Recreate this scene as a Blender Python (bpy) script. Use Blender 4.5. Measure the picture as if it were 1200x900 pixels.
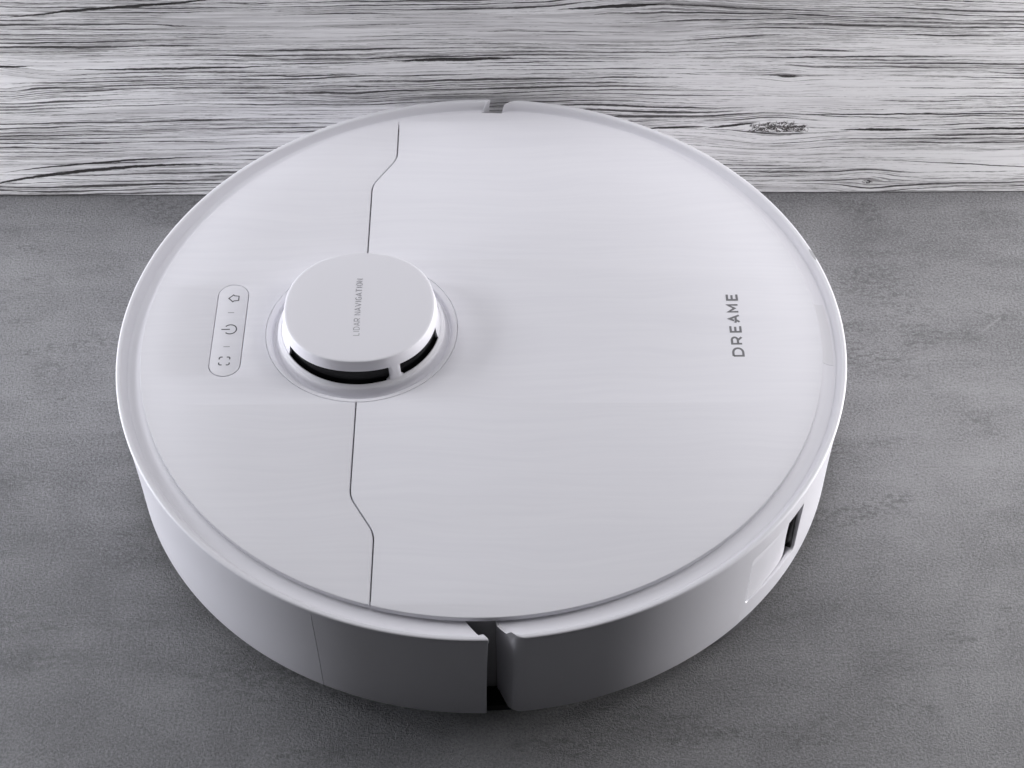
import bpy, bmesh, math, random
from mathutils import Vector, Matrix
from mathutils.geometry import tessellate_polygon

scene = bpy.context.scene
for o in list(bpy.data.objects):
    bpy.data.objects.remove(o)
COL = scene.collection
R = math.radians
MM = 0.001

# ------------------------------------------------------------------ camera
cam_d = bpy.data.cameras.new('camera')
cam_d.sensor_fit = 'HORIZONTAL'
cam_d.sensor_width = 36.0
cam_d.lens = 36.0 * 2120.8 / 1200.0
cam_d.clip_start = 0.01
cam_d.clip_end = 50
cam = bpy.data.objects.new('camera', cam_d)
COL.objects.link(cam)
pitch, roll = 0.85145, -0.00738
fwd = Vector((0, math.cos(pitch), -math.sin(pitch)))
up0 = Vector((0, math.sin(pitch), math.cos(pitch)))
rt0 = Vector((1, 0, 0))
rt = rt0 * math.cos(roll) + up0 * math.sin(roll)
up = up0 * math.cos(roll) - rt0 * math.sin(roll)
m3 = Matrix((rt, up, -fwd)).transposed()
cam.matrix_world = Matrix.Translation((0.014505, -0.593636, 0.715331)) @ m3.to_4x4()
scene.camera = cam

# ------------------------------------------------------------------ world, lamps, exposure
w = bpy.data.worlds.new('World')
scene.world = w
w.use_nodes = True
bg = w.node_tree.nodes['Background']
bg.inputs[0].default_value = (0.9, 0.93, 1.0, 1)
bg.inputs[1].default_value = 0.004

def area(name, loc, target, sx, sy, power, color):
    d = bpy.data.lights.new(name, 'AREA')
    d.shape = 'RECTANGLE'; d.size = sx; d.size_y = sy
    d.energy = power; d.color = color
    o = bpy.data.objects.new(name, d); COL.objects.link(o)
    o.location = loc
    o.rotation_euler = (Vector(target) - Vector(loc)).to_track_quat('-Z', 'Y').to_euler()
    return o
area('overhead_softbox', (0.0, 0.24, 1.0), (0, 0.03, 0), 0.6, 0.26, 2.65, (0.97, 0.965, 1.0))
area('upper_left_softbox', (-0.7, 0.40, 1.0), (-0.1, 0.05, 0), 0.4, 0.3, 2.75, (0.96, 0.965, 1.0))
area('upper_right_softbox', (0.7, 0.40, 1.0), (0.1, 0.05, 0), 0.4, 0.3, 1.0, (0.98, 0.97, 1.0))
area('right_top_strip', (0.45, 0.03, 0.45), (0.45, 0.10, 0), 0.4, 0.15, 0.85, (1.0, 0.985, 1.0))
area('left_side_lamp', (-0.9, 0.15, 0.05), (-0.1, 0.05, 0.045), 0.15, 0.06, 5.3, (0.90, 0.915, 1.0))
area('right_side_lamp', (0.9, 0.16, 0.05), (0.1, 0.05, 0.045), 0.13, 0.06, 7.6, (0.995, 0.98, 1.0))
area('left_soft_fill', (-0.85, 0.15, 0.46), (-0.1, 0.05, 0.05), 0.2, 0.24, 2.2, (0.94, 0.95, 1.0))
area('left_front_fill', (-0.9, -0.15, 0.5), (-0.38, -0.30, 0.0), 0.2, 0.05, 0.6, (0.95, 0.955, 1.0))  # added fill, brightens the near left floor
area('right_soft_fill', (0.85, 0.16, 0.46), (0.1, 0.05, 0.05), 0.2, 0.24, 1.15, (1.0, 0.985, 1.0))
area('left_board_fill', (-0.62, -0.15, 0.12), (-0.60, 0.18, 0.08), 0.2, 0.1, 2.0, (0.98, 0.975, 1.0))  # added fill, brightens the left of the board
area('right_board_fill', (0.64, -0.15, 0.12), (0.62, 0.18, 0.08), 0.2, 0.1, 1.4, (1.0, 0.985, 1.0))  # matching added fill for the right of the board
scene.view_settings.view_transform = 'Standard'
scene.view_settings.look = 'None'
scene.view_settings.exposure = 0.0
scene.view_settings.gamma = 1.0
scene.cycles.max_bounces = 8

# ------------------------------------------------------------------ node helpers
class NT:
    def __init__(s, name):
        s.m = bpy.data.materials.new(name); s.m.use_nodes = True
        s.t = s.m.node_tree; s.n = s.t.nodes; s.b = s.n['Principled BSDF']
    def node(s, typ, **kw):
        x = s.n.new(typ)
        for k, v in kw.items(): setattr(x, k, v)
        return x
    def link(s, a, b): s.t.links.new(a, b)
    def val(s, sock, v):
        if hasattr(v, 'links') or hasattr(v, 'is_output'): s.link(v, sock)
        else: sock.default_value = v
    def math(s, op, a, b=None, clamp=False):
        x = s.node('ShaderNodeMath', operation=op, use_clamp=clamp)
        s.val(x.inputs[0], a)
        if b is not None: s.val(x.inputs[1], b)
        return x.outputs[0]
    def xyz(s, x, y, z):
        c = s.node('ShaderNodeCombineXYZ')
        s.val(c.inputs[0], x); s.val(c.inputs[1], y); s.val(c.inputs[2], z)
        return c.outputs[0]
    def noise(s, vec, scale=1.0, detail=2.0, rough=0.5, dist=0.0):
        x = s.node('ShaderNodeTexNoise')
        s.link(vec, x.inputs['Vector'])
        x.inputs['Scale'].default_value = scale; x.inputs['Detail'].default_value = detail
        x.inputs['Roughness'].default_value = rough; x.inputs['Distortion'].default_value = dist
        return x.outputs['Fac']
    def step(s, v, lo, hi, a=0.0, b=1.0):
        x = s.node('ShaderNodeMapRange', interpolation_type='SMOOTHSTEP')
        s.val(x.inputs['Value'], v)
        s.val(x.inputs['From Min'], lo); s.val(x.inputs['From Max'], hi)
        s.val(x.inputs['To Min'], a); s.val(x.inputs['To Max'], b)
        return x.outputs['Result']
    def mix(s, f, a, b):
        x = s.node('ShaderNodeMix', data_type='RGBA')
        s.val(x.inputs[0], f); s.val(x.inputs[6], a); s.val(x.inputs[7], b)
        return x.outputs[2]
    def pos(s):
        c = s.node('ShaderNodeTexCoord'); p = s.node('ShaderNodeSeparateXYZ')
        s.link(c.outputs['Object'], p.inputs[0])
        return c.outputs['Object'], p.outputs
    def bump(s, h, strength, dist):
        x = s.node('ShaderNodeBump')
        x.inputs['Strength'].default_value = strength; x.inputs['Distance'].default_value = dist
        s.link(h, x.inputs['Height']); s.link(x.outputs[0], s.b.inputs['Normal'])

def plain(name, col, rough, spec=0.5, grain=0.0, coat=0.0):
    t = NT(name)
    t.b.inputs['Base Color'].default_value = (*col, 1)
    t.b.inputs['Roughness'].default_value = rough
    t.b.inputs['Specular IOR Level'].default_value = spec
    if grain:
        v, _ = t.pos()
        t.bump(t.noise(v, 2600, 3, 0.6), grain, 0.0002)
    return t.m

WHITE = (0.79, 0.785, 0.825)
M_shell = plain('white_gloss_plastic', WHITE, 0.33, 0.45, 0.012)
M_rim = plain('white_satin_plastic', WHITE, 0.5, 0.35, 0.02)
M_core = plain('grey_inner_plastic', (0.42, 0.42, 0.43), 0.5, 0.4, 0.03)
M_cap = plain('white_cap_plastic', (0.80, 0.793, 0.835), 0.5, 0.4, 0.03)
M_mark = plain('grey_mark', (0.5, 0.5, 0.52), 0.5, 0.4)
M_tab = plain('grey_white_tab', (0.725, 0.72, 0.75), 0.5, 0.4, 0.03)
M_black = plain('black_window_slot_shade', (0.003, 0.003, 0.0035), 0.22, 0.12)  # sensor window, also the shade block in the outlet slot
M_dark = plain('black_rubber', (0.015, 0.015, 0.016), 0.7, 0.3, 0.05)
M_mop = plain('grey_mop_cloth', (0.12, 0.12, 0.125), 0.9, 0.1, 0.1)
M_print = plain('grey_print', (0.20, 0.20, 0.21), 0.45, 0.4)
M_print2 = plain('pale_grey_print', (0.33, 0.33, 0.35), 0.45, 0.4)
M_icon = plain('dark_icon_print', (0.09, 0.09, 0.10), 0.4, 0.4)

# top cover: white with a barely visible brushed grain running across it
t = NT('white_brushed_cover')
v, p = t.pos()
wob = t.noise(t.xyz(t.math('MULTIPLY', p[0], 7.0), t.math('MULTIPLY', p[1], 14.0), 0.0), 1, 2)
yy = t.math('ADD', p[1], t.math('MULTIPLY', wob, 0.03))
g1 = t.noise(t.xyz(t.math('MULTIPLY', p[0], 14.0), t.math('MULTIPLY', yy, 330.0), 0.0), 1, 4, 0.6)
g2 = t.noise(t.xyz(t.math('MULTIPLY', p[0], 9.0), t.math('MULTIPLY', yy, 75.0), 3.0), 1, 2, 0.5)
g = t.math('ADD', t.math('MULTIPLY', g1, 0.75), t.math('MULTIPLY', g2, 0.25))
t.link(t.mix(t.step(g, 0.30, 0.68), (0.768, 0.763, 0.806, 1), (0.797, 0.792, 0.832, 1)), t.b.inputs['Base Color'])
t.b.inputs['Roughness'].default_value = 0.4
t.b.inputs['Specular IOR Level'].default_value = 0.4
t.bump(g1, 0.02, 0.0002)
M_cover = t.m

# floor: dark grey slate-look surface with leathery micro relief, clouds and scratches
t = NT('grey_slate_surface')
v, p = t.pos()
cl1 = t.noise(v, 6.5, 5, 0.62, 0.4)
cl2 = t.noise(v, 26, 4, 0.65, 0.6)
st = t.noise(t.xyz(t.math('MULTIPLY', p[0], 9.0), t.math('MULTIPLY', p[1], 55.0), 0.0), 1, 4, 0.6, 0.3)
gr = t.noise(v, 820, 4, 0.72)
gr2 = t.noise(v, 1900, 2, 0.6)
bl = t.noise(t.xyz(t.math('MULTIPLY', p[0], 230.0), t.math('MULTIPLY', p[1], 420.0), 2.0), 1, 4, 0.75, 0.4)
cl3 = t.noise(t.xyz(t.math('MULTIPLY', p[0], 11.0), t.math('MULTIPLY', p[1], 26.0), 6.0), 1, 3, 0.6, 0.5)
mixv = t.math('ADD', t.math('ADD', t.math('MULTIPLY', cl1, 0.42), t.math('MULTIPLY', cl2, 0.22)), t.math('MULTIPLY', st, 0.22))
mixv = t.math('ADD', mixv, t.math('MULTIPLY', t.math('SUBTRACT', gr, 0.5), 1.05))
c1 = t.mix(t.step(mixv, 0.16, 0.68), (0.112, 0.112, 0.118, 1), (0.322, 0.322, 0.331, 1))
patch = t.math('MULTIPLY', t.step(bl, 0.46, 0.60), t.step(cl3, 0.50, 0.62))
c2 = t.mix(t.math('MULTIPLY', patch, 0.55), c1, (0.085, 0.085, 0.088, 1))
# thin pale scratches
scv = t.xyz(t.math('ADD', t.math('MULTIPLY', p[0], 0.75), t.math('MULTIPLY', p[1], 0.66)),
            t.math('ADD', t.math('MULTIPLY', p[0], -0.66), t.math('MULTIPLY', p[1], 0.75)), 0.0)
scs = t.node('ShaderNodeSeparateXYZ'); t.link(scv, scs.inputs[0])
sc = t.noise(t.xyz(t.math('MULTIPLY', scs.outputs[0], 14.0), t.math('MULTIPLY', scs.outputs[1], 260.0), 5.0), 1, 1, 0.5)
scm = t.step(sc, 0.765, 0.80)
c3 = t.mix(t.math('MULTIPLY', scm, 0.25), c2, (0.45, 0.45, 0.46, 1))
t.link(c3, t.b.inputs['Base Color'])
t.link(t.step(gr, 0.3, 0.7, 0.42, 0.62), t.b.inputs['Roughness'])
t.b.inputs['Specular IOR Level'].default_value = 0.4
h = t.math('ADD', t.math('MULTIPLY', gr, 1.0), t.math('MULTIPLY', gr2, 0.5))
h = t.math('ADD', h, t.math('MULTIPLY', cl2, 0.6))
t.bump(h, 0.85, 0.0010)
M_floor = t.m

# board: whitewashed brushed softwood, dark cracks along the grain, knots
t = NT('whitewashed_brushed_wood')
v, p = t.pos()
X, Z = p[0], p[2]
def gauss(cx, sx, cz, sz):
    a = t.math('DIVIDE', t.math('SUBTRACT', X, cx), sx)
    b = t.math('DIVIDE', t.math('SUBTRACT', Z, cz), sz)
    q = t.math('ADD', t.math('MULTIPLY', a, a), t.math('MULTIPLY', b, b))
    return t.math('EXPONENT', t.math('MULTIPLY', q, -1.0)), b
zz = t.math('ADD', Z, t.math('MULTIPLY', t.noise(t.xyz(t.math('MULTIPLY', X, 2.4), t.math('MULTIPLY', Z, 7.0), 1.7), 1, 2), 0.022))
zz = t.math('ADD', zz, t.math('MULTIPLY', t.noise(t.xyz(t.math('MULTIPLY', X, 38.0), t.math('MULTIPLY', Z, 60.0), 4.0), 1, 3), 0.0018))
knots = [(0.163, 0.030, 0.049, 0.014, 0.010), (0.219, 0.016, 0.0085, 0.009, 0.006), (-0.262, 0.018, 0.085, 0.012, 0.008),
         (0.09, 0.05, 0.128, 0.016, 0.009), (-0.07, 0.02, 0.078, 0.008, 0.004), (0.165, 0.012, 0.086, 0.006, 0.003)]
for kx, sx, kz, sz, amp in knots:
    gq, b = gauss(kx, sx, kz, sz)
    # grain lines part above and below each knot
    zz = t.math('SUBTRACT', zz, t.math('MULTIPLY', t.math('MULTIPLY', gq, t.math('MULTIPLY', b, 1.0)), amp))
fray = t.noise(t.xyz(t.math('MULTIPLY', X, 230.0), t.math('MULTIPLY', Z, 1300.0), 2.0), 1, 4, 0.75)
frc = t.math('SUBTRACT', fray, 0.5)
dens = t.noise(t.xyz(t.math('MULTIPLY', X, 3.6), t.math('MULTIPLY', zz, 42.0), 0.0), 1, 3, 0.6)
def grain(pitch, seed, wander, th0, th1, xs, soft, fr):
    """separate growth-ring lines: each line has its own weight that comes and goes along its length"""
    ph = t.math('DIVIDE', zz, pitch)
    ph = t.math('ADD', ph, t.math('MULTIPLY', t.noise(t.xyz(t.math('MULTIPLY', X, 5.0), t.math('MULTIPLY', zz, 0.22 / pitch), seed), 1, 3, 0.6), wander))
    idl = t.math('FLOOR', ph)
    d = t.math('ABSOLUTE', t.math('SUBTRACT', t.math('FRACT', ph), 0.5))
    wgt = t.noise(t.xyz(t.math('MULTIPLY', X, xs), t.math('MULTIPLY', idl, 7.31), seed + 3.0), 1, 4, 0.65)
    wgt = t.math('ADD', wgt, t.math('MULTIPLY', t.math('SUBTRACT', dens, 0.5), 0.9))
    th = t.step(wgt, 0.30, 0.74, th0, th1)
    th = t.math('ADD', th, t.math('MULTIPLY', frc, fr))
    return t.step(t.math('SUBTRACT', th, d), 0.0, soft), idl
lineA, idA = grain(0.0029, 1.0, 2.4, -0.02, 0.235, 7.0, 0.09, 0.24)
lineB, idB = grain(0.00125, 21.0, 2.0, -0.05, 0.40, 20.0, 0.20, 0.45)
tone = t.noise(t.xyz(t.math('MULTIPLY', X, 9.0), t.math('MULTIPLY', zz, 420.0), 11.0), 1, 5, 0.75)
tone2 = t.noise(t.xyz(t.math('MULTIPLY', X, 2.2), t.math('MULTIPLY', zz, 26.0), 15.0), 1, 3, 0.6)
tt = t.math('ADD', t.math('MULTIPLY', tone, 0.6), t.math('MULTIPLY', tone2, 0.4))
base = t.mix(t.step(tt, 0.36, 0.55), (0.53, 0.52, 0.53, 1), (0.90, 0.895, 0.905, 1))
dash = t.noise(t.xyz(t.math('MULTIPLY', X, 60.0), t.math('MULTIPLY', zz, 1500.0), 31.0), 1, 2, 0.6)
dashm = t.math('MULTIPLY', t.step(dash, 0.58, 0.66), t.step(dens, 0.40, 0.58))
lineC, idC = grain(0.00062, 41.0, 1.6, -0.10, 0.40, 45.0, 0.25, 0.5)
base = t.mix(t.math('MULTIPLY', lineC, 0.45), base, (0.30, 0.29, 0.295, 1))
c = t.mix(t.math('MULTIPLY', lineB, 0.75), base, (0.22, 0.212, 0.215, 1))
c = t.mix(t.math('MULTIPLY', dashm, 0.6), c, (0.12, 0.113, 0.115, 1))
c = t.mix(t.math('MULTIPLY', lineA, 0.93), c, (0.050, 0.047, 0.048, 1))
# individual long splits: middle x, middle z, half length, slope, curvature, half thickness (metres)
crack = None
def split(xc, zc, hl, sl, cv, ht):
    global crack
    dx = t.math('SUBTRACT', X, xc)
    u_ = t.math('DIVIDE', dx, hl)
    body = t.math('SUBTRACT', 1.0, t.math('MULTIPLY', u_, u_))
    line = t.math('ADD', t.math('MULTIPLY', dx, sl), t.math('MULTIPLY', t.math('MULTIPLY', dx, dx), cv))
    dz = t.math('ABSOLUTE', t.math('SUBTRACT', t.math('SUBTRACT', t.math('ADD', Z, t.math('MULTIPLY', wig, 0.0030)), zc), line))
    th = t.math('MULTIPLY', t.math('ADD', body, t.math('MULTIPLY', frc, 1.3)), ht)
    mk = t.step(t.math('SUBTRACT', th, dz), -0.0001, 0.00022)
    crack = mk if crack is None else t.math('MAXIMUM', crack, mk)
wig = t.math('SUBTRACT', t.noise(t.xyz(t.math('MULTIPLY', X, 30.0), t.math('MULTIPLY', Z, 25.0), 8.0), 1, 3, 0.6), 0.5)
for args in ((-0.19, 0.134, 0.068, 0.10, 0.0, 0.0009), (-0.165, 0.0935, 0.062, 0.02, 0.0, 0.0007), (-0.262, 0.095, 0.020, 0.0, 0.0, 0.0008),
             (-0.015, 0.0985, 0.036, 0.02, 0.0, 0.0012), (0.07, 0.133, 0.030, 0.06, 0.0, 0.0011), (0.222, 0.0480, 0.024, 0.0, 0.0, 0.0010),
             (0.292, 0.0485, 0.034, 0.01, 0.0, 0.0008), (0.106, 0.0500, 0.020, 0.03, 0.0, 0.0008), (0.138, 0.0515, 0.015, 0.16, 0.0, 0.0009),
             (-0.225, 0.0200, 0.075, 0.13, -0.9, 0.0012), (-0.215, 0.0262, 0.062, 0.10, -0.5, 0.0007), (0.245, 0.0590, 0.085, 0.0, 0.0, 0.0006),
             (0.20, 0.0995, 0.055, 0.0, 0.0, 0.0005), (0.28, 0.0215, 0.060, -0.07, 0.0, 0.0004), (-0.10, 0.0880, 0.045, 0.0, 0.0, 0.0005)):
    split(*args)
c = t.mix(t.math('MULTIPLY', crack, 0.96), c, (0.016, 0.014, 0.014, 1))
# flat-topped dark eye of the big knot, criss-crossed by leftover whitewash
ke, kb = gauss(0.164, 0.0155, 0.0485, 0.0052)
web = t.noise(t.xyz(t.math('MULTIPLY', X, 420.0), t.math('MULTIPLY', Z, 520.0), 9.0), 1, 2, 0.6, 1.5)
kmask = t.math('MULTIPLY', t.step(t.math('ADD', ke, t.math('MULTIPLY', t.math('SUBTRACT', t.noise(v, 260, 3, 0.7), 0.5), 1.1)), 0.28, 0.46), t.step(web, 0.64, 0.46))
kmask = t.math('MULTIPLY', kmask, t.step(Z, 0.0462, 0.0468))
c = t.mix(t.math('MULTIPLY', kmask, 0.95), c, (0.038, 0.032, 0.030, 1))
k2, _ = gauss(0.2195, 0.0034, 0.0088, 0.0016)
c = t.mix(t.math('MULTIPLY', t.step(k2, 0.3, 0.7), t.step(web, 0.62, 0.45)), c, (0.06, 0.055, 0.055, 1))
k3, _ = gauss(0.1655, 0.006, 0.0862, 0.0012)
c = t.mix(t.math('MULTIPLY', t.step(k3, 0.25, 0.7), t.step(fray, 0.65, 0.45)), c, (0.04, 0.036, 0.036, 1))
t.link(c, t.b.inputs['Base Color'])
t.b.inputs['Roughness'].default_value = 0.62
t.b.inputs['Specular IOR Level'].default_value = 0.3
hh = t.math('SUBTRACT', 1.0, t.math('ADD', t.math('MULTIPLY', t.math('MAXIMUM', crack, lineA), 0.8), t.math('MULTIPLY', lineB, 0.25)))
t.bump(hh, 0.7, 0.0012)
M_wood = t.m

# ------------------------------------------------------------------ mesh helpers
def link_mesh(name, verts, faces, mat, parent=None, sharp=28.0, recalc=True, scale=MM):
    me = bpy.data.meshes.new(name)
    bm = bmesh.new()
    vs = [bm.verts.new((a * scale, b * scale, c * scale)) for a, b, c in verts]
    for f in faces:
        try: bm.faces.new([vs[i] for i in f])
        except ValueError: pass
    bmesh.ops.remove_doubles(bm, verts=bm.verts, dist=1e-7)
    if recalc: bmesh.ops.recalc_face_normals(bm, faces=bm.faces)
    ca = R(sharp)
    for f in bm.faces: f.smooth = True
    for e in bm.edges:
        if len(e.link_faces) == 2 and e.calc_face_angle(0) > ca: e.smooth = False
    bm.to_mesh(me); bm.free()
    me.materials.append(mat)
    o = bpy.data.objects.new(name, me); COL.objects.link(o)
    if parent: o.parent = parent
    return o

def lathe(name, prof, mat, parent, center=(0, 0), n=160, a0=0.0, a1=360.0, closed_prof=True, sharp=28.0, sq=0.0):
    full = abs(a1 - a0 - 360) < 1e-6
    rows = n if full else n + 1
    V, F = [], []
    k = len(prof)
    for i in range(rows):
        a = R(a0 + (a1 - a0) * i / n)
        for r, z in prof:
            r = r * (1 - sq * math.cos(4 * a))
            V.append((center[0] + r * math.cos(a), center[1] + r * math.sin(a), z))
    for i in range(n):
        j = (i + 1) % rows
        for q in range(k if closed_prof else k - 1):
            q2 = (q + 1) % k
            F.append((i * k + q, j * k + q, j * k + q2, i * k + q2))
    if not full and closed_prof:
        F.append(tuple(range(k))); F.append(tuple((rows - 1) * k + q for q in range(k - 1, -1, -1)))
    return link_mesh(name, V, F, mat, parent, sharp)

def arc(cx, cz, r, a0, a1, n):
    return [(cx + r * math.cos(R(a0 + (a1 - a0) * i / n)), cz + r * math.sin(R(a0 + (a1 - a0) * i / n))) for i in range(n + 1)]

RO = 175.0
# where the four cut faces of the bumper gaps lie (x as a function of the radius)
def cut_front_left(r): return 4.6 + (r - 175) * 0.93
def cut_front_right(r): return max(6.9, 17.3 + (r - 175) * 1.04)
def cut_rear_left(r): return 4.6 + (r - 175) * 0.80
def cut_rear_right(r): return 15.0 + (r - 175) * 0.72

def end_angle(kind, r):
    f = {'fl': cut_front_left, 'fr': cut_front_right, 'rl': cut_rear_left, 'rr': cut_rear_right}[kind]
    a = math.acos(max(-1, min(1, f(r) / r)))
    if kind == 'fr': return -a
    if kind == 'fl': return 2 * math.pi - a
    return a

def shell(name, prof, start, end, mat, parent, rho0, rho1, n=110, sharp=28.0, wlo=165.5, ww=9.0):
    """sweep a closed (r, z) profile between two cut faces; start/end = cut kind or a fixed angle in degrees"""
    def srows(rho):
        if rho <= 0: return [0.0]
        return [rho * (1 - math.cos(R(90 * i / 7))) for i in range(8)]
    s0, s1 = srows(rho0), srows(rho1)
    V, F = [], []
    k = len(prof)
    rows = []
    ang = lambda e, r: R(e) if isinstance(e, (int, float)) else end_angle(e, r)
    for s in s0: rows.append(('a', s))
    for i in range(1, n): rows.append(('m', i / n))
    for s in reversed(s1): rows.append(('b', s))
    def trim(rho, s):
        return 0.0 if rho <= 0 or s >= rho else 0.7 * (rho - math.sqrt(max(0, rho * rho - (rho - s) ** 2)))
    for kind, val in rows:
        for r, z in prof:
            t0, t1 = ang(start, r), ang(end, r)
            e0, e1 = s0[-1] / r, s1[-1] / r
            rr = r
            wt = max(0.0, min(1.0, (r - wlo) / ww))
            if kind == 'a':
                rr = r - trim(rho0, val) * wt; th = ang(start, rr) + val / r
            elif kind == 'b':
                rr = r - trim(rho1, val) * wt; th = ang(end, rr) - val / r
            else:
                th = t0 + e0 + (t1 - e1 - t0 - e0) * val
            V.append((rr * math.cos(th), rr * math.sin(th), z))
    nr = len(rows)
    for i in range(nr - 1):
        for q in range(k):
            q2 = (q + 1) % k
            F.append((i * k + q, (i + 1) * k + q, (i + 1) * k + q2, i * k + q2))
    F.append(tuple(range(k - 1, -1, -1)))
    F.append(tuple((nr - 1) * k + q for q in range(k)))
    return link_mesh(name, V, F, mat, parent, sharp)

def offset_loop(loop, d):
    """offset a closed 2D loop to its left by d (mitred)"""
    n = len(loop); out = []
    for i in range(n):
        a, b, c = Vector(loop[i - 1]), Vector(loop[i]), Vector(loop[(i + 1) % n])
        e0, e1 = (b - a).normalized(), (c - b).normalized()
        n0, n1 = Vector((-e0.y, e0.x)), Vector((-e1.y, e1.x))
        m = n0 + n1
        if m.length < 1e-6: m = n0
        m.normalize()
        cosv = max(0.5, m.dot(n0))
        q = b + m * (d / cosv)
        out.append((q.x, q.y))
    return out

def area2(l): return sum(l[i - 1][0] * l[i][1] - l[i][0] * l[i - 1][1] for i in range(len(l)))

def plate(name, loops, z0, z1, bev, mat, parent, seg=3, sharp=28.0):
    """a flat plate with holes: loops[0] outer, the rest holes; rounded upper edges"""
    V, F = [], []
    tops = []; bots = []
    for li, l in enumerate(loops):
        l = list(l)
        if (area2(l) > 0) != (li == 0): l.reverse()      # outer CCW, holes CW: left side = material
        n = len(l)
        rings = [(0.0, z0)]
        for s in range(seg + 1):
            a = R(90 * s / seg)
            rings.append((bev * (1 - math.cos(a)), z1 - bev + bev * math.sin(a)))
        first = len(V)
        for off, z in rings:
            for x, y in offset_loop(l, off): V.append((x, y, z))
        for q in range(len(rings) - 1):
            for i in range(n):
                j = (i + 1) % n
                b = first + q * n
                F.append((b + i, b + j, b + n + j, b + n + i))
        bots.append(list(range(first, first + n)))
        tops.append(list(range(first + (len(rings) - 1) * n, first + len(rings) * n)))
    for group, flip in ((tops, False), (bots, True)):
        idx = [i for g in group for i in g]
        tri = tessellate_polygon([[Vector((V[i][0], V[i][1], 0)) for i in g] for g in group])
        for a, b, c in tri: F.append((idx[a], idx[b], idx[c]))
    return link_mesh(name, V, F, mat, parent, sharp)

def fillet(pts, rad, n=8):
    out = [pts[0]]
    for i in range(1, len(pts) - 1):
        a, b, c = Vector(pts[i - 1]), Vector(pts[i]), Vector(pts[i + 1])
        u, w_ = (a - b).normalized(), (c - b).normalized()
        half = u.angle(w_) / 2
        d = min(rad / math.tan(half), (a - b).length * 0.48, (c - b).length * 0.48)
        p0, p1 = b + u * d, b + w_ * d
        for k in range(n + 1):
            s = k / n
            q = p0 * (1 - s) ** 2 + b * 2 * s * (1 - s) + p1 * s * s
            out.append((q.x, q.y))
    out.append(pts[-1])
    return out

def ribbon(polys, width, z, tf, closed=()):
    """flat printed strokes: each polyline becomes a mitred strip"""
    V, F = [], []
    for pi, pl in enumerate(polys):
        cl = pi in closed
        pts = [Vector(q) for q in pl]; n = len(pts)
        base = len(V)
        for i in range(n):
            if cl: a, b, c = pts[i - 1], pts[i], pts[(i + 1) % n]
            else: a, b, c = pts[max(i - 1, 0)], pts[i], pts[min(i + 1, n - 1)]
            e0 = (b - a) if (b - a).length > 1e-9 else (c - b)
            e1 = (c - b) if (c - b).length > 1e-9 else (b - a)
            e0.normalize(); e1.normalize()
            n0, n1 = Vector((-e0.y, e0.x)), Vector((-e1.y, e1.x))
            m = (n0 + n1).normalized(); cs = max(0.45, m.dot(n0))
            for s in (1, -1):
                q = b + m * (s * width / 2 / cs)
                x, y = tf(q.x, q.y)
                V.append((x, y, z + 0.012 * pi))
        for i in range(n if cl else n - 1):
            j = (i + 1) % n
            F.append((base + 2 * i, base + 2 * i + 1, base + 2 * j + 1, base + 2 * j))
    return V, F

# ------------------------------------------------------------------ setting: surface and board
def box_grid(name, x0, x1, y0, y1, z0, z1, mat, bev=0.0):
    bm = bmesh.new()
    bmesh.ops.create_cube(bm, size=1)
    for v_ in bm.verts:
        v_.co = Vector(((x0 + x1) / 2 + v_.co.x * (x1 - x0), (y0 + y1) / 2 + v_.co.y * (y1 - y0), (z0 + z1) / 2 + v_.co.z * (z1 - z0)))
    if bev:
        bmesh.ops.bevel(bm, geom=bm.edges[:], offset=bev, segments=2, affect='EDGES', profile=0.5)
    me = bpy.data.meshes.new(name); bm.to_mesh(me); bm.free()
    me.materials.append(mat)
    o = bpy.data.objects.new(name, me); COL.objects.link(o)
    return o

floor = box_grid('floor', -1.6, 1.6, -1.6, 0.7, -0.02, 0.0, M_floor)
floor['kind'] = 'structure'

board = box_grid('wooden_board', -0.42, 0.42, 0.0, 0.018, 0.0006, 0.19, M_wood, 0.0008)
board.location = (0, 0.1787, 0)
board.rotation_euler = (0, 0, -0.0046)
board['label'] = 'whitewashed weathered wooden board with dark grain cracks, standing upright behind the robot vacuum'
board['category'] = 'wooden board'

# ------------------------------------------------------------------ the robot vacuum
robot = bpy.data.objects.new('robot_vacuum', None); COL.objects.link(robot)
robot.empty_display_size = 0.05
robot['label'] = 'round white robot vacuum with a raised laser turret, lying on the grey surface'
robot['category'] = 'robot vacuum'

# chassis
lathe('chassis', [(20, 9), (157, 9), (159, 11), (159.0, 69.6), (20, 69.6)], M_core, robot, n=180)
for sx, sy in ((0, 118), (0, -118)):
    wv = []
    V, F = [], []
    n = 32; prof = [(10, -10), (30, -10), (33, -7), (33, 7), (30, 10), (10, 10)]
    for i in range(n):
        a = 2 * math.pi * i / n
        for r, y in prof: V.append((sx + r * math.cos(a), sy + y, 33 + r * math.sin(a) * 1.0))
    for i in range(n):
        j = (i + 1) % n
        for q in range(6): F.append((i * 6 + q, j * 6 + q, j * 6 + (q + 1) % 6, i * 6 + (q + 1) % 6))
    link_mesh('wheel', V, F, M_dark, robot)

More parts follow.
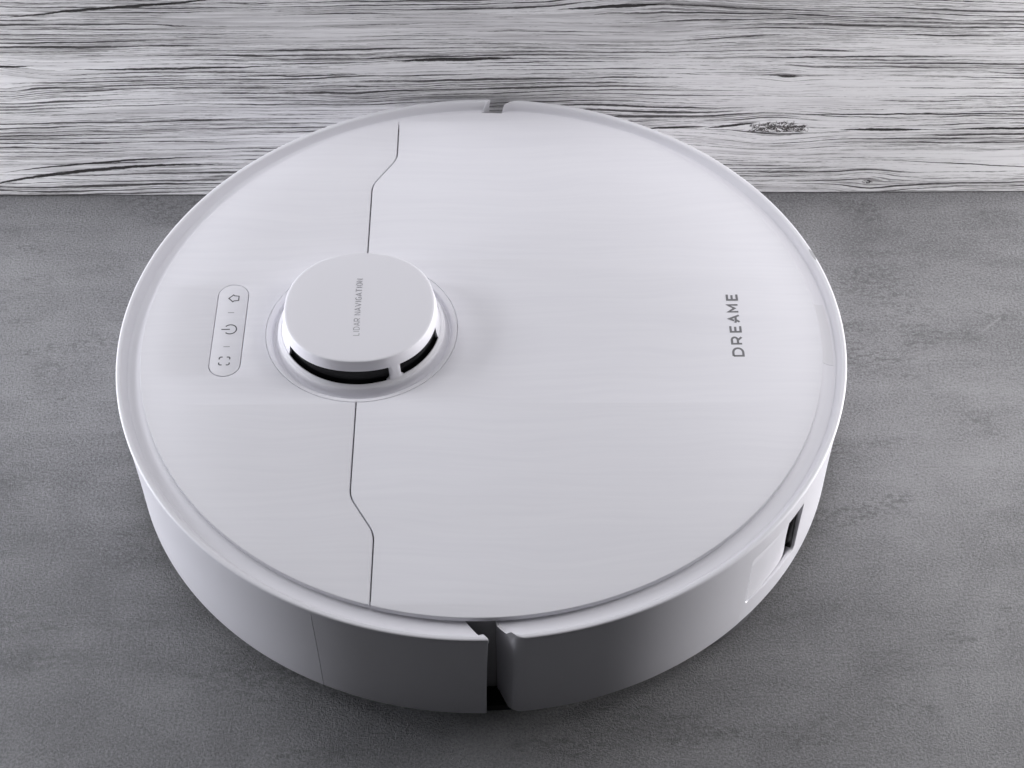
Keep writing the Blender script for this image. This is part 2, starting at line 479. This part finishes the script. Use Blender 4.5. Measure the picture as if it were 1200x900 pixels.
lathe('base_plate_light_block', [(20, 5.4), (164, 5.4), (168.5, 7.5), (168.5, 11.6), (165, 12.6), (150, 12.6), (20, 8.0)], M_dark, robot, n=140)  # unseen underside, lowered and widened to block light leaking beneath
for sy in (76, -76):
    lathe('mop_pad', [(6, 0.4), (60, 0.4), (63, 2), (63, 6), (55, 9.2), (6, 9.2)], M_mop, robot, (76, sy), 64)  # unseen mop pads, added to block light under the robot
V, F = [], []
for i in range(24):
    a_ = 2 * math.pi * i / 24
    rr0 = 11.5 if i % 4 else 13.0
    for y_ in (-86, 86): V.append((-38 + rr0 * math.cos(a_), y_, 13.2 + rr0 * math.sin(a_)))
for i in range(24):
    j = (i + 1) % 24
    F.append((2 * i, 2 * i + 1, 2 * j + 1, 2 * j))
F.append(tuple(range(0, 48, 2))); F.append(tuple(range(47, 0, -2)))
link_mesh('roller_brush', V, F, M_dark, robot)  # hidden brush bar, put in to stop light passing underneath
lathe('caster', [(2, 0.4), (11, 0.4), (13, 3), (13, 10), (2, 10)], M_dark, robot, (-120, 0), 24)

# rims: raised lip outside, dished channel inside
rim_prof = [(160.2, 68.8), (173.6, 68.8), (173.6, 71.75), (174.75, 71.75), (175.0, 72.0), (175.05, 73.4)]
rim_prof += arc(174.05, 73.4, 1.0, 20, 90, 4)
rim_prof += [(173.2, 74.42), (172.75, 74.25), (172.3, 73.75), (170.85, 71.5), (170.45, 70.7), (170.1, 70.3), (169.5, 70.1), (168.4, 70.05), (167.0, 70.2), (165.6, 70.6), (164.5, 71.15), (163.7, 71.6), (162.5, 71.8), (160.2, 71.8)]
shell('bumper_rim', rim_prof, 'rl', 'fl', M_rim, robot, 2.2, 1.6)
shell('rear_rim', rim_prof, 'fr', 'rr', M_rim, robot, 2.4, 5.5)

# side walls under the rim
side_prof = [(160.2, 13.2), (171.6, 12.0)] + arc(171.9, 13.2, 1.2, -80, 0, 4) + \
            [(173.3, 30), (173.8, 50), (174.4, 66), (174.5, 71.6), (173.75, 71.68), (173.75, 68.6), (160.2, 68.6)]
SEAM = 245.65
shell('bumper_panel', side_prof, 'rl', SEAM - 0.05, M_shell, robot, 2.2, 0, wlo=165.5, ww=6.0)
shell('bumper_panel', side_prof, SEAM + 0.05, 'fl', M_shell, robot, 0, 1.4, n=30, wlo=165.5, ww=6.0)

# right side wall: same section with a rectangular opening for the air outlet
A0, A1, ZL, ZH = -46.0, -32.6, 26.0, 61.5
shell('rear_panel', side_prof, 'fr', A0 - 1.0, M_shell, robot, 2.8, 0, n=50, wlo=165.5, ww=6.0)
shell('rear_panel', side_prof, A1 + 1.0, 'rr', M_shell, robot, 0, 5.5, n=110, wlo=165.5, ww=6.0)
def rad_at(z):
    pts = [(13.2, 173.1), (30, 173.3), (50, 173.8), (66, 174.4), (71.6, 174.5)]
    for (za, ra), (zb, rb) in zip(pts, pts[1:]):
        if z <= zb: return ra + (rb - ra) * max(0, (z - za)) / (zb - za)
    return 174.5
def cylp(aD, z, r): return (r * math.cos(R(aD)), r * math.sin(R(aD)), z)
# frame of the opening: rounded rectangle in (angle, height), lofted out to the frame's outer border
def rrect(a0, a1, z0, z1, ra, n=6):
    k = 180 / (math.pi * 174)          # degrees per mm
    pts = []
    for (ca, cz, s) in ((a1 - ra * k, z0 + ra, -90), (a1 - ra * k, z1 - ra, 0), (a0 + ra * k, z1 - ra, 90), (a0 + ra * k, z0 + ra, 180)):
        for i in range(n + 1):
            q = R(s + 90 * i / n)
            pts.append((ca + ra * k * math.cos(q), cz + ra * math.sin(q)))
    return pts
def to_border(a, z):
    """project an opening point onto the frame's outer rectangle, from its centre"""
    a0, a1, z0, z1 = A0 - 1.0, A1 + 1.0, 13.2, 71.6
    ca, cz = (A0 + A1) / 2, (ZL + ZH) / 2
    da, dz = a - ca, z - cz
    t_ = min((a1 - ca) / da if da > 1e-9 else (a0 - ca) / da if da < -1e-9 else 1e9,
             (z1 - cz) / dz if dz > 1e-9 else (z0 - cz) / dz if dz < -1e-9 else 1e9)
    return ca + da * t_, cz + dz * t_
inner = rrect(A0, A1, ZL, ZH, 2.2)
extra = []
for i in range(len(inner)):                       # subdivide the long straight runs
    p0, p1 = inner[i], inner[(i + 1) % len(inner)]
    d = math.hypot((p1[0] - p0[0]) * 3.04, p1[1] - p0[1])
    m_ = max(1, int(d / 2.0))
    for q in range(m_): extra.append((p0[0] + (p1[0] - p0[0]) * q / m_, p0[1] + (p1[1] - p0[1]) * q / m_))
inner = extra
outer = [to_border(a, z) for a, z in inner]
# add exact corners by snapping the nearest outer point
for ca, cz in ((A0 - 1.0, 13.2), (A0 - 1.0, 71.6), (A1 + 1.0, 13.2), (A1 + 1.0, 71.6)):
    i = min(range(len(outer)), key=lambda q: ((outer[q][0] - ca) * 3.04) ** 2 + (outer[q][1] - cz) ** 2)
    outer[i] = (ca, cz)
V, F = [], []
N = len(inner)
lerp = lambda p, q, s: (p[0] + (q[0] - p[0]) * s, p[1] + (q[1] - p[1]) * s)
rings = []
def ring(fn): 
    b = len(V)
    for i in range(N): V.append(fn(i))
    rings.append(b)
def below(i):                                      # bottom rounding of the frame
    a, z = outer[i]
    return cylp(a, z, rad_at(z))
ring(lambda i: cylp(outer[i][0], outer[i][1], 160.5 if outer[i][1] < 60 else 173.72))
ring(below)
for s in (0.25, 0.5, 0.75, 0.93): ring(lambda i, s=s: cylp(*lerp(outer[i], inner[i], s), rad_at(lerp(outer[i], inner[i], s)[1])))
cA, cZ = (A0 + A1) / 2, (ZL + ZH) / 2
ring(lambda i: cylp(*lerp(inner[i], (cA, cZ), -0.006), rad_at(inner[i][1]) - 0.05))
ring(lambda i: cylp(*lerp(inner[i], (cA, cZ), 0.008), rad_at(inner[i][1]) - 0.45))
ring(lambda i: cylp(*lerp(inner[i], (cA, cZ), 0.012), rad_at(inner[i][1]) - 1.2))
ring(lambda i: cylp(*lerp(inner[i], (cA, cZ), 0.012), 171.6))
for a, b in zip(rings, rings[1:]):
    for i in range(N):
        j = (i + 1) % N
        F.append((a + i, a + j, b + j, b + i))
for i in range(N):                                 # close the back
    j = (i + 1) % N
    F.append((rings[-1] + i, rings[-1] + j, rings[0] + j, rings[0] + i))
vent = link_mesh('outlet_frame', V, F, M_shell, robot, sharp=35)
V, F = [], []
LV = 13
for l in range(LV):
    w_ = l / (LV - 1)
    z_ = ZL + 0.2 + (ZH - ZL - 0.4) * w_
    al = -32.75 - 1.15 * math.sin(math.pi * min(1.0, max(0.0, (1.0 - w_) * 0.92))) ** 1.2
    for a_, r_ in ((al, 165.0), (al, 171.9), (A1 + 0.2, 171.9), (A1 + 0.2, 165.0)): V.append(cylp(a_, z_, r_))
for l in range(LV - 1):
    for q_ in range(4):
        q2 = (q_ + 1) % 4
        F.append((l * 4 + q_, l * 4 + q2, l * 4 + 4 + q2, l * 4 + 4 + q_))
F.append((3, 2, 1, 0)); F.append(tuple((LV - 1) * 4 + q_ for q_ in range(4)))
link_mesh('outlet_slot_shade', V, F, M_black, robot)  # black block filling the slot, stands in for its deep shade
# curved flap inside the opening: flush at its left edge, turning inwards at its right edge
V, F = [], []
k = 180 / (math.pi * 174)
na, nz = 26, 18
a0, a1, z0, z1 = A0 + 0.3, -33.0, ZL + 0.4, ZH - 0.45
def flap_r(u, w_):
    r = rad_at(z0 + (z1 - z0) * w_) - 0.55 - 1.5 * u
    if u > 0.7: r -= 2.0 * ((u - 0.7) / 0.3) ** 2
    if w_ > 0.8: r -= 1.6 * ((w_ - 0.8) / 0.2) ** 2
    return r
for layer in (0, 1):
    for i in range(na + 1):
        for j in range(nz + 1):
            u, w_ = i / na, j / nz
            aa = a0 + (a1 - 0.55 * math.sin(math.pi * min(1.0, max(0.0, (1.0 - w_) * 0.9))) ** 1.3 - a0) * u
            r = flap_r(u, w_) - (2.0 if layer else 0)
            V.append(cylp(aa, z0 + (z1 - z0) * w_, r))
L = (na + 1) * (nz + 1)
q = lambda i, j: i * (nz + 1) + j
for i in range(na):
    for j in range(nz):
        F.append((q(i, j), q(i + 1, j), q(i + 1, j + 1), q(i, j + 1)))
        F.append((L + q(i, j), L + q(i, j + 1), L + q(i + 1, j + 1), L + q(i + 1, j)))
for i in range(na):
    for j in (0, nz): F.append((q(i, j), q(i + 1, j), L + q(i + 1, j), L + q(i, j)))
for j in range(nz):
    for i in (0, na): F.append((q(i, j), q(i, j + 1), L + q(i, j + 1), L + q(i, j)))
link_mesh('outlet_flap', V, F, M_shell, robot, sharp=40)

# ------------------------------------------------------------------ top cover, two pieces parted by an angular seam
RC, ZC = 163.6, 74.25
CX, CY, RH = -58.0, 3.9, 46.4
g = 0.29
def seam_line(off):
    xr = [(-45.4, 170), (-45.4, 127), (-57.6, 106.5), (-57.6, 30)]
    xf = [(-58.4, -30), (-58.4, -98), (-46.7, -118.5), (-46.7, -170)]
    def sh(l):
        out = []
        for i, (x, y) in enumerate(l): out.append((x + off, y))
        return fillet(out, 16, 8)
    return sh(xr), sh(xf)
def densify(pl, step=2.5):
    out = []
    for a, b in zip(pl, pl[1:]):
        d = math.dist(a, b); m_ = max(1, int(d / step))
        for s in range(m_): out.append((a[0] + (b[0] - a[0]) * s / m_, a[1] + (b[1] - a[1]) * s / m_))
    out.append(pl[-1]); return out
def clip(pl):
    """keep the run inside the disc and outside the turret hole, with exact end points"""
    pl = densify(pl, 0.25)
    ins = [p_ for p_ in pl if math.hypot(*p_) <= RC and math.hypot(p_[0] - CX, p_[1] - CY) >= RH]
    res = [ins[0]]
    for p_ in ins[1:-1]:
        if math.dist(p_, res[-1]) > 1.6: res.append(p_)
    if math.dist(res[-1], ins[-1]) < 0.8: res.pop()
    res.append(ins[-1]); return res
def circle_run(c, r, pa, pb, ccw, step=2.0):
    a = math.atan2(pa[1] - c[1], pa[0] - c[0]); b = math.atan2(pb[1] - c[1], pb[0] - c[0])
    if ccw and b <= a: b += 2 * math.pi
    if not ccw and b >= a: b -= 2 * math.pi
    m_ = int(abs(b - a) * r / step)
    return [(c[0] + r * math.cos(a + (b - a) * i / m_), c[1] + r * math.sin(a + (b - a) * i / m_)) for i in range(1, m_)]
# left piece
rr_, ff_ = seam_line(-g)
rr_, ff_ = clip(rr_), clip(ff_)
loopL = rr_[::-1] + circle_run((0, 0), RC, rr_[0], ff_[-1], True) + ff_[::-1] + circle_run((CX, CY), RH, ff_[0], rr_[-1], False, 1.2)
def capsule(cx, y0, y1, r, n=20):
    pts = [(cx + r * math.cos(R(180 * i / n)), y1 + r * math.sin(R(180 * i / n))) for i in range(n + 1)]
    pts += [(cx + r * math.cos(R(180 + 180 * i / n)), y0 + r * math.sin(R(180 + 180 * i / n))) for i in range(n + 1)]
    return pts
PX, PY0, PY1, PR = -122.3, -18.4, 27.0, 7.55
cover_l = plate('left_cover', [loopL, capsule(PX, PY0, PY1, PR)], 71.9, ZC, 0.6, M_cover, robot)
rr_, ff_ = seam_line(g)
rr_, ff_ = clip(rr_), clip(ff_)
loopR = ff_ + circle_run((0, 0), RC, ff_[-1], rr_[0], True) + rr_ + circle_run((CX, CY), RH, rr_[-1], ff_[0], False, 1.2)
cover_r = plate('lid_cover', [loopR], 71.9, ZC, 0.6, M_cover, robot)

# buttons plate with its icons
pill = plate('button_plate', [capsule(PX, PY0, PY1, PR - 0.28)], 71.9, ZC - 0.02, 0.2, M_cover, robot, 2)
zi = ZC + 0.03
rot = lambda cx, cy: (lambda u, v_: (cx - v_, cy + u))          # icon up = towards -x
V, F = ribbon([[(-1.75, 0.0), (-1.45, -2.3), (1.45, -2.3), (1.75, 0.0), (2.35, 0.45), (0.0, 2.6), (-2.35, 0.45)]], 0.55, zi, rot(-121.8, 25.2), closed=(0,))
link_mesh('home_icon', V, F, M_icon, pill)
pw = [(3.0 * math.sin(R(a)), 3.0 * math.cos(R(a))) for a in range(38, 323, 12)]
V, F = ribbon([pw, [(0, 0.2), (0, 4.3)]], 0.6, zi, rot(-121.7, 4.4))
link_mesh('power_icon', V, F, M_icon, pill)
br = []
for sx in (-1, 1):
    for sy in (-1, 1):
        br.append([(sx * 1.0, sy * 2.5), (sx * 2.0, sy * 2.5), (sx * 2.5, sy * 2.0), (sx * 2.5, sy * 1.0)])
V, F = ribbon(br, 0.6, zi, rot(-122.6, -16.2))
link_mesh('area_icon', V, F, M_icon, pill)
for yc in (15.5, -7.0):
    V, F = ribbon([[(-0.0, -1.5), (0.0, 1.5)]], 0.28, zi, rot(-122.4, yc))
    link_mesh('dash_mark', V, F, M_icon, pill)

# lettering (stroke letters, unit height 1)
def bow(cx, cy, rx, ry, a0, a1, n=8): return [(cx + rx * math.cos(R(a0 + (a1 - a0) * i / n)), cy + ry * math.sin(R(a0 + (a1 - a0) * i / n))) for i in range(n + 1)]
def letters(ch, w_):
    if ch == 'D': return [[(0, 1), (0, 0), (w_ * 0.45, 0)] + bow(w_ * 0.45, 0.5, w_ * 0.55, 0.5, -80, 80) + [(w_ * 0.45, 1), (0, 1)]]
    if ch == 'R': return [[(0, 0), (0, 1), (w_ * 0.5, 1)] + bow(w_ * 0.55, 0.7, w_ * 0.42, 0.3, 80, -80) + [(w_ * 0.5, 0.4), (0.1 * w_, 0.4)], [(w_ * 0.55, 0.38), (w_, 0)]]
    if ch == 'E': return [[(w_, 1), (0, 1), (0, 0), (w_, 0)], [(0.1, 0.52), (w_ * 0.88, 0.52)]]
    if ch == 'M': return [[(0, 0), (0, 1), (w_ / 2, 0.35), (w_, 1), (w_, 0)]]
    if ch == 'A': return [[(0, 0), (w_ / 2, 1), (w_, 0)], [(w_ * 0.2, 0.3), (w_ * 0.8, 0.3)]]
    if ch == 'L': return [[(0, 1), (0, 0), (w_, 0)]]
    if ch == 'I': return [[(w_ / 2, 0), (w_ / 2, 1)]]
    if ch == 'N': return [[(0, 0), (0, 1), (w_, 0), (w_, 1)]]
    if ch == 'V': return [[(0, 1), (w_ / 2, 0), (w_, 1)]]
    if ch == 'T': return [[(0, 1), (w_, 1)], [(w_ / 2, 0.95), (w_ / 2, 0)]]
    if ch == 'G': return [bow(w_ * 0.52, 0.5, w_ * 0.5, 0.5, 50, 300, 12) + [(w_, 0.14), (w_, 0.45), (w_ * 0.6, 0.45)]]
    if ch == 'O': return [bow(w_ / 2, 0.5, w_ / 2, 0.5, 0, 350, 16) + [(w_, 0.49)]]
    if ch == 'a':   # the special A of the mark: broken left foot with a small kinked bar
        return [[(w_ * 0.30, 0.52), (w_ * 0.54, 1.0), (w_, 0)],
                [(w_ * 0.80, 0.36), (w_ * 0.42, 0.36), (w_ * 0.12, 0.0)], [(w_ * 0.02, 0.46), (w_ * 0.36, 0.30)]]
def word(name, spec, h_, x_base, y0, width, z, mat, parent):
    polys = []
    for ch, u0, u1 in spec:
        for pl in letters(ch, (u1 - u0) / h_):
            polys.append([(u0 + a * h_, b * h_) for a, b in pl])
    V, F = ribbon(polys, width, z, lambda u, v_: (x_base - v_, y0 + u))
    return link_mesh(name, V, F, mat, parent, recalc=False)
word('brand_lettering', [('D', 0.0, 4.9), ('R', 7.8, 12.1), ('E', 15.6, 19.3), ('a', 21.5, 26.5), ('M', 28.9, 33.5), ('E', 36.9, 40.5)], 4.75,
     125.1, -15.3, 1.1, ZC + 0.03, M_print, cover_r)

# ------------------------------------------------------------------ laser turret
C = (CX, CY)
collar = lathe('turret_collar', [(38.2, 69.0), (46.28, 69.0), (46.28, 73.9), (46.1, 74.1), (45.7, 74.15), (44.2, 73.45), (43.75, 73.2), (43.5, 72.8), (43.3, 71.4), (42.9, 70.7), (42.2, 70.5), (41.5, 70.9),
                         (40.9, 72.2), (40.5, 74.2), (40.25, 75.9), (39.9, 76.35), (39.4, 76.6), (39.0, 76.9), (38.7, 77.3), (38.2, 77.3)], M_rim, robot, C, 160, sharp=40)
lathe('sensor_window', [(10, 72), (36.7, 72), (36.7, 86), (10, 86)], M_black, robot, C, 120)
cap_prof = [(0.0, 90.75), (20, 90.75), (35.0, 90.72)] + [(36.05, 90.6), (36.35, 90.45), (36.55, 90.15)] + [(36.8, 88.5), (37.3, 86.4), (37.6, 85.2), (37.62, 84.95), (37.4, 84.8), (37.0, 84.9), (0.0, 84.9)]
cap = lathe('turret_cap', cap_prof, M_cap, robot, C, 160, closed_prof=False, sharp=50, sq=0.016)
lathe('turret_wall', [(36.3, 76.5), (38.6, 76.5), (38.1, 77.6), (37.6, 80.0), (37.15, 83.4), (36.9, 85.05), (36.3, 85.05)], M_rim, robot, C, 90, -13.0, 209.0, sharp=40)
for a in (-62.0,):
    # flared post between cap and collar
    V, F = [], []
    lev = [(76.7, 39.2, 4.6), (77.0, 38.95, 4.0), (77.6, 38.7, 3.2), (78.6, 38.55, 2.85), (83.4, 37.75, 2.85), (84.4, 37.5, 3.2), (85.1, 37.3, 4.2)]
    for z, r, hw in lev:
        for i in range(7):
            aa = R(a) + (i / 6 * 2 - 1) * hw / r
            rr2 = r - (0.35 if i in (0, 6) else 0.0)
            V.append((CX + rr2 * math.cos(aa), CY + rr2 * math.sin(aa), z))
        for i in range(6, -1, -1):
            aa = R(a) + (i / 6 * 2 - 1) * hw / r
            V.append((CX + 36.6 * math.cos(aa), CY + 36.6 * math.sin(aa), z))
    for l in range(len(lev) - 1):
        for i in range(14):
            j = (i + 1) % 14
            F.append((l * 14 + i, l * 14 + j, (l + 1) * 14 + j, (l + 1) * 14 + i))
    F.append(tuple(range(13, -1, -1))); F.append(tuple((len(lev) - 1) * 14 + i for i in range(14)))
    link_mesh('turret_post', V, F, M_rim, robot, sharp=40)
spec = []
u = 0.0
for ch in 'LIDAR NAVIGATION':
    wd = {'I': 0.5, ' ': 1.35, 'A': 2.0, 'V': 2.0, 'L': 1.4, 'T': 1.7}.get(ch, 1.75)
    if ch != ' ': spec.append((ch, u, u + wd))
    u += wd + (0.75 if ch != ' ' else 0)
sc_ = 37.0 / (u - 0.75)
spec = [(c_, a * sc_, b * sc_) for c_, a, b in spec]
word('turret_lettering', spec, 2.75, -57.3, -15.5, 0.3, 90.78, M_print2, cap)

# finger-lift tab lying in the channel at the right
V, F = [], []
tab_prof = [(163.2, 69.6), (163.2, 71.78), (163.75, 71.7), (164.55, 71.26), (165.6, 70.73), (167.0, 70.34), (168.4, 70.19), (169.1, 70.2), (169.2, 69.6)]
lathe('lid_tab', tab_prof, M_tab, robot, (0, 0), 24, -6.2, 7.4, sharp=40)

# flat grey oval on the rim
a = 17.6
V, F = [], []
for i in range(20):
    q_ = R(360 * i / 20)
    ang_ = R(a) + 4.2 * math.cos(q_) / 174
    V.append(((173.9 + 0.75 * math.sin(q_)) * math.cos(ang_), (173.9 + 0.75 * math.sin(q_)) * math.sin(ang_), 74.5))
F.append(tuple(range(20)))
link_mesh('rim_mark', V, F, M_mark, robot, recalc=False)
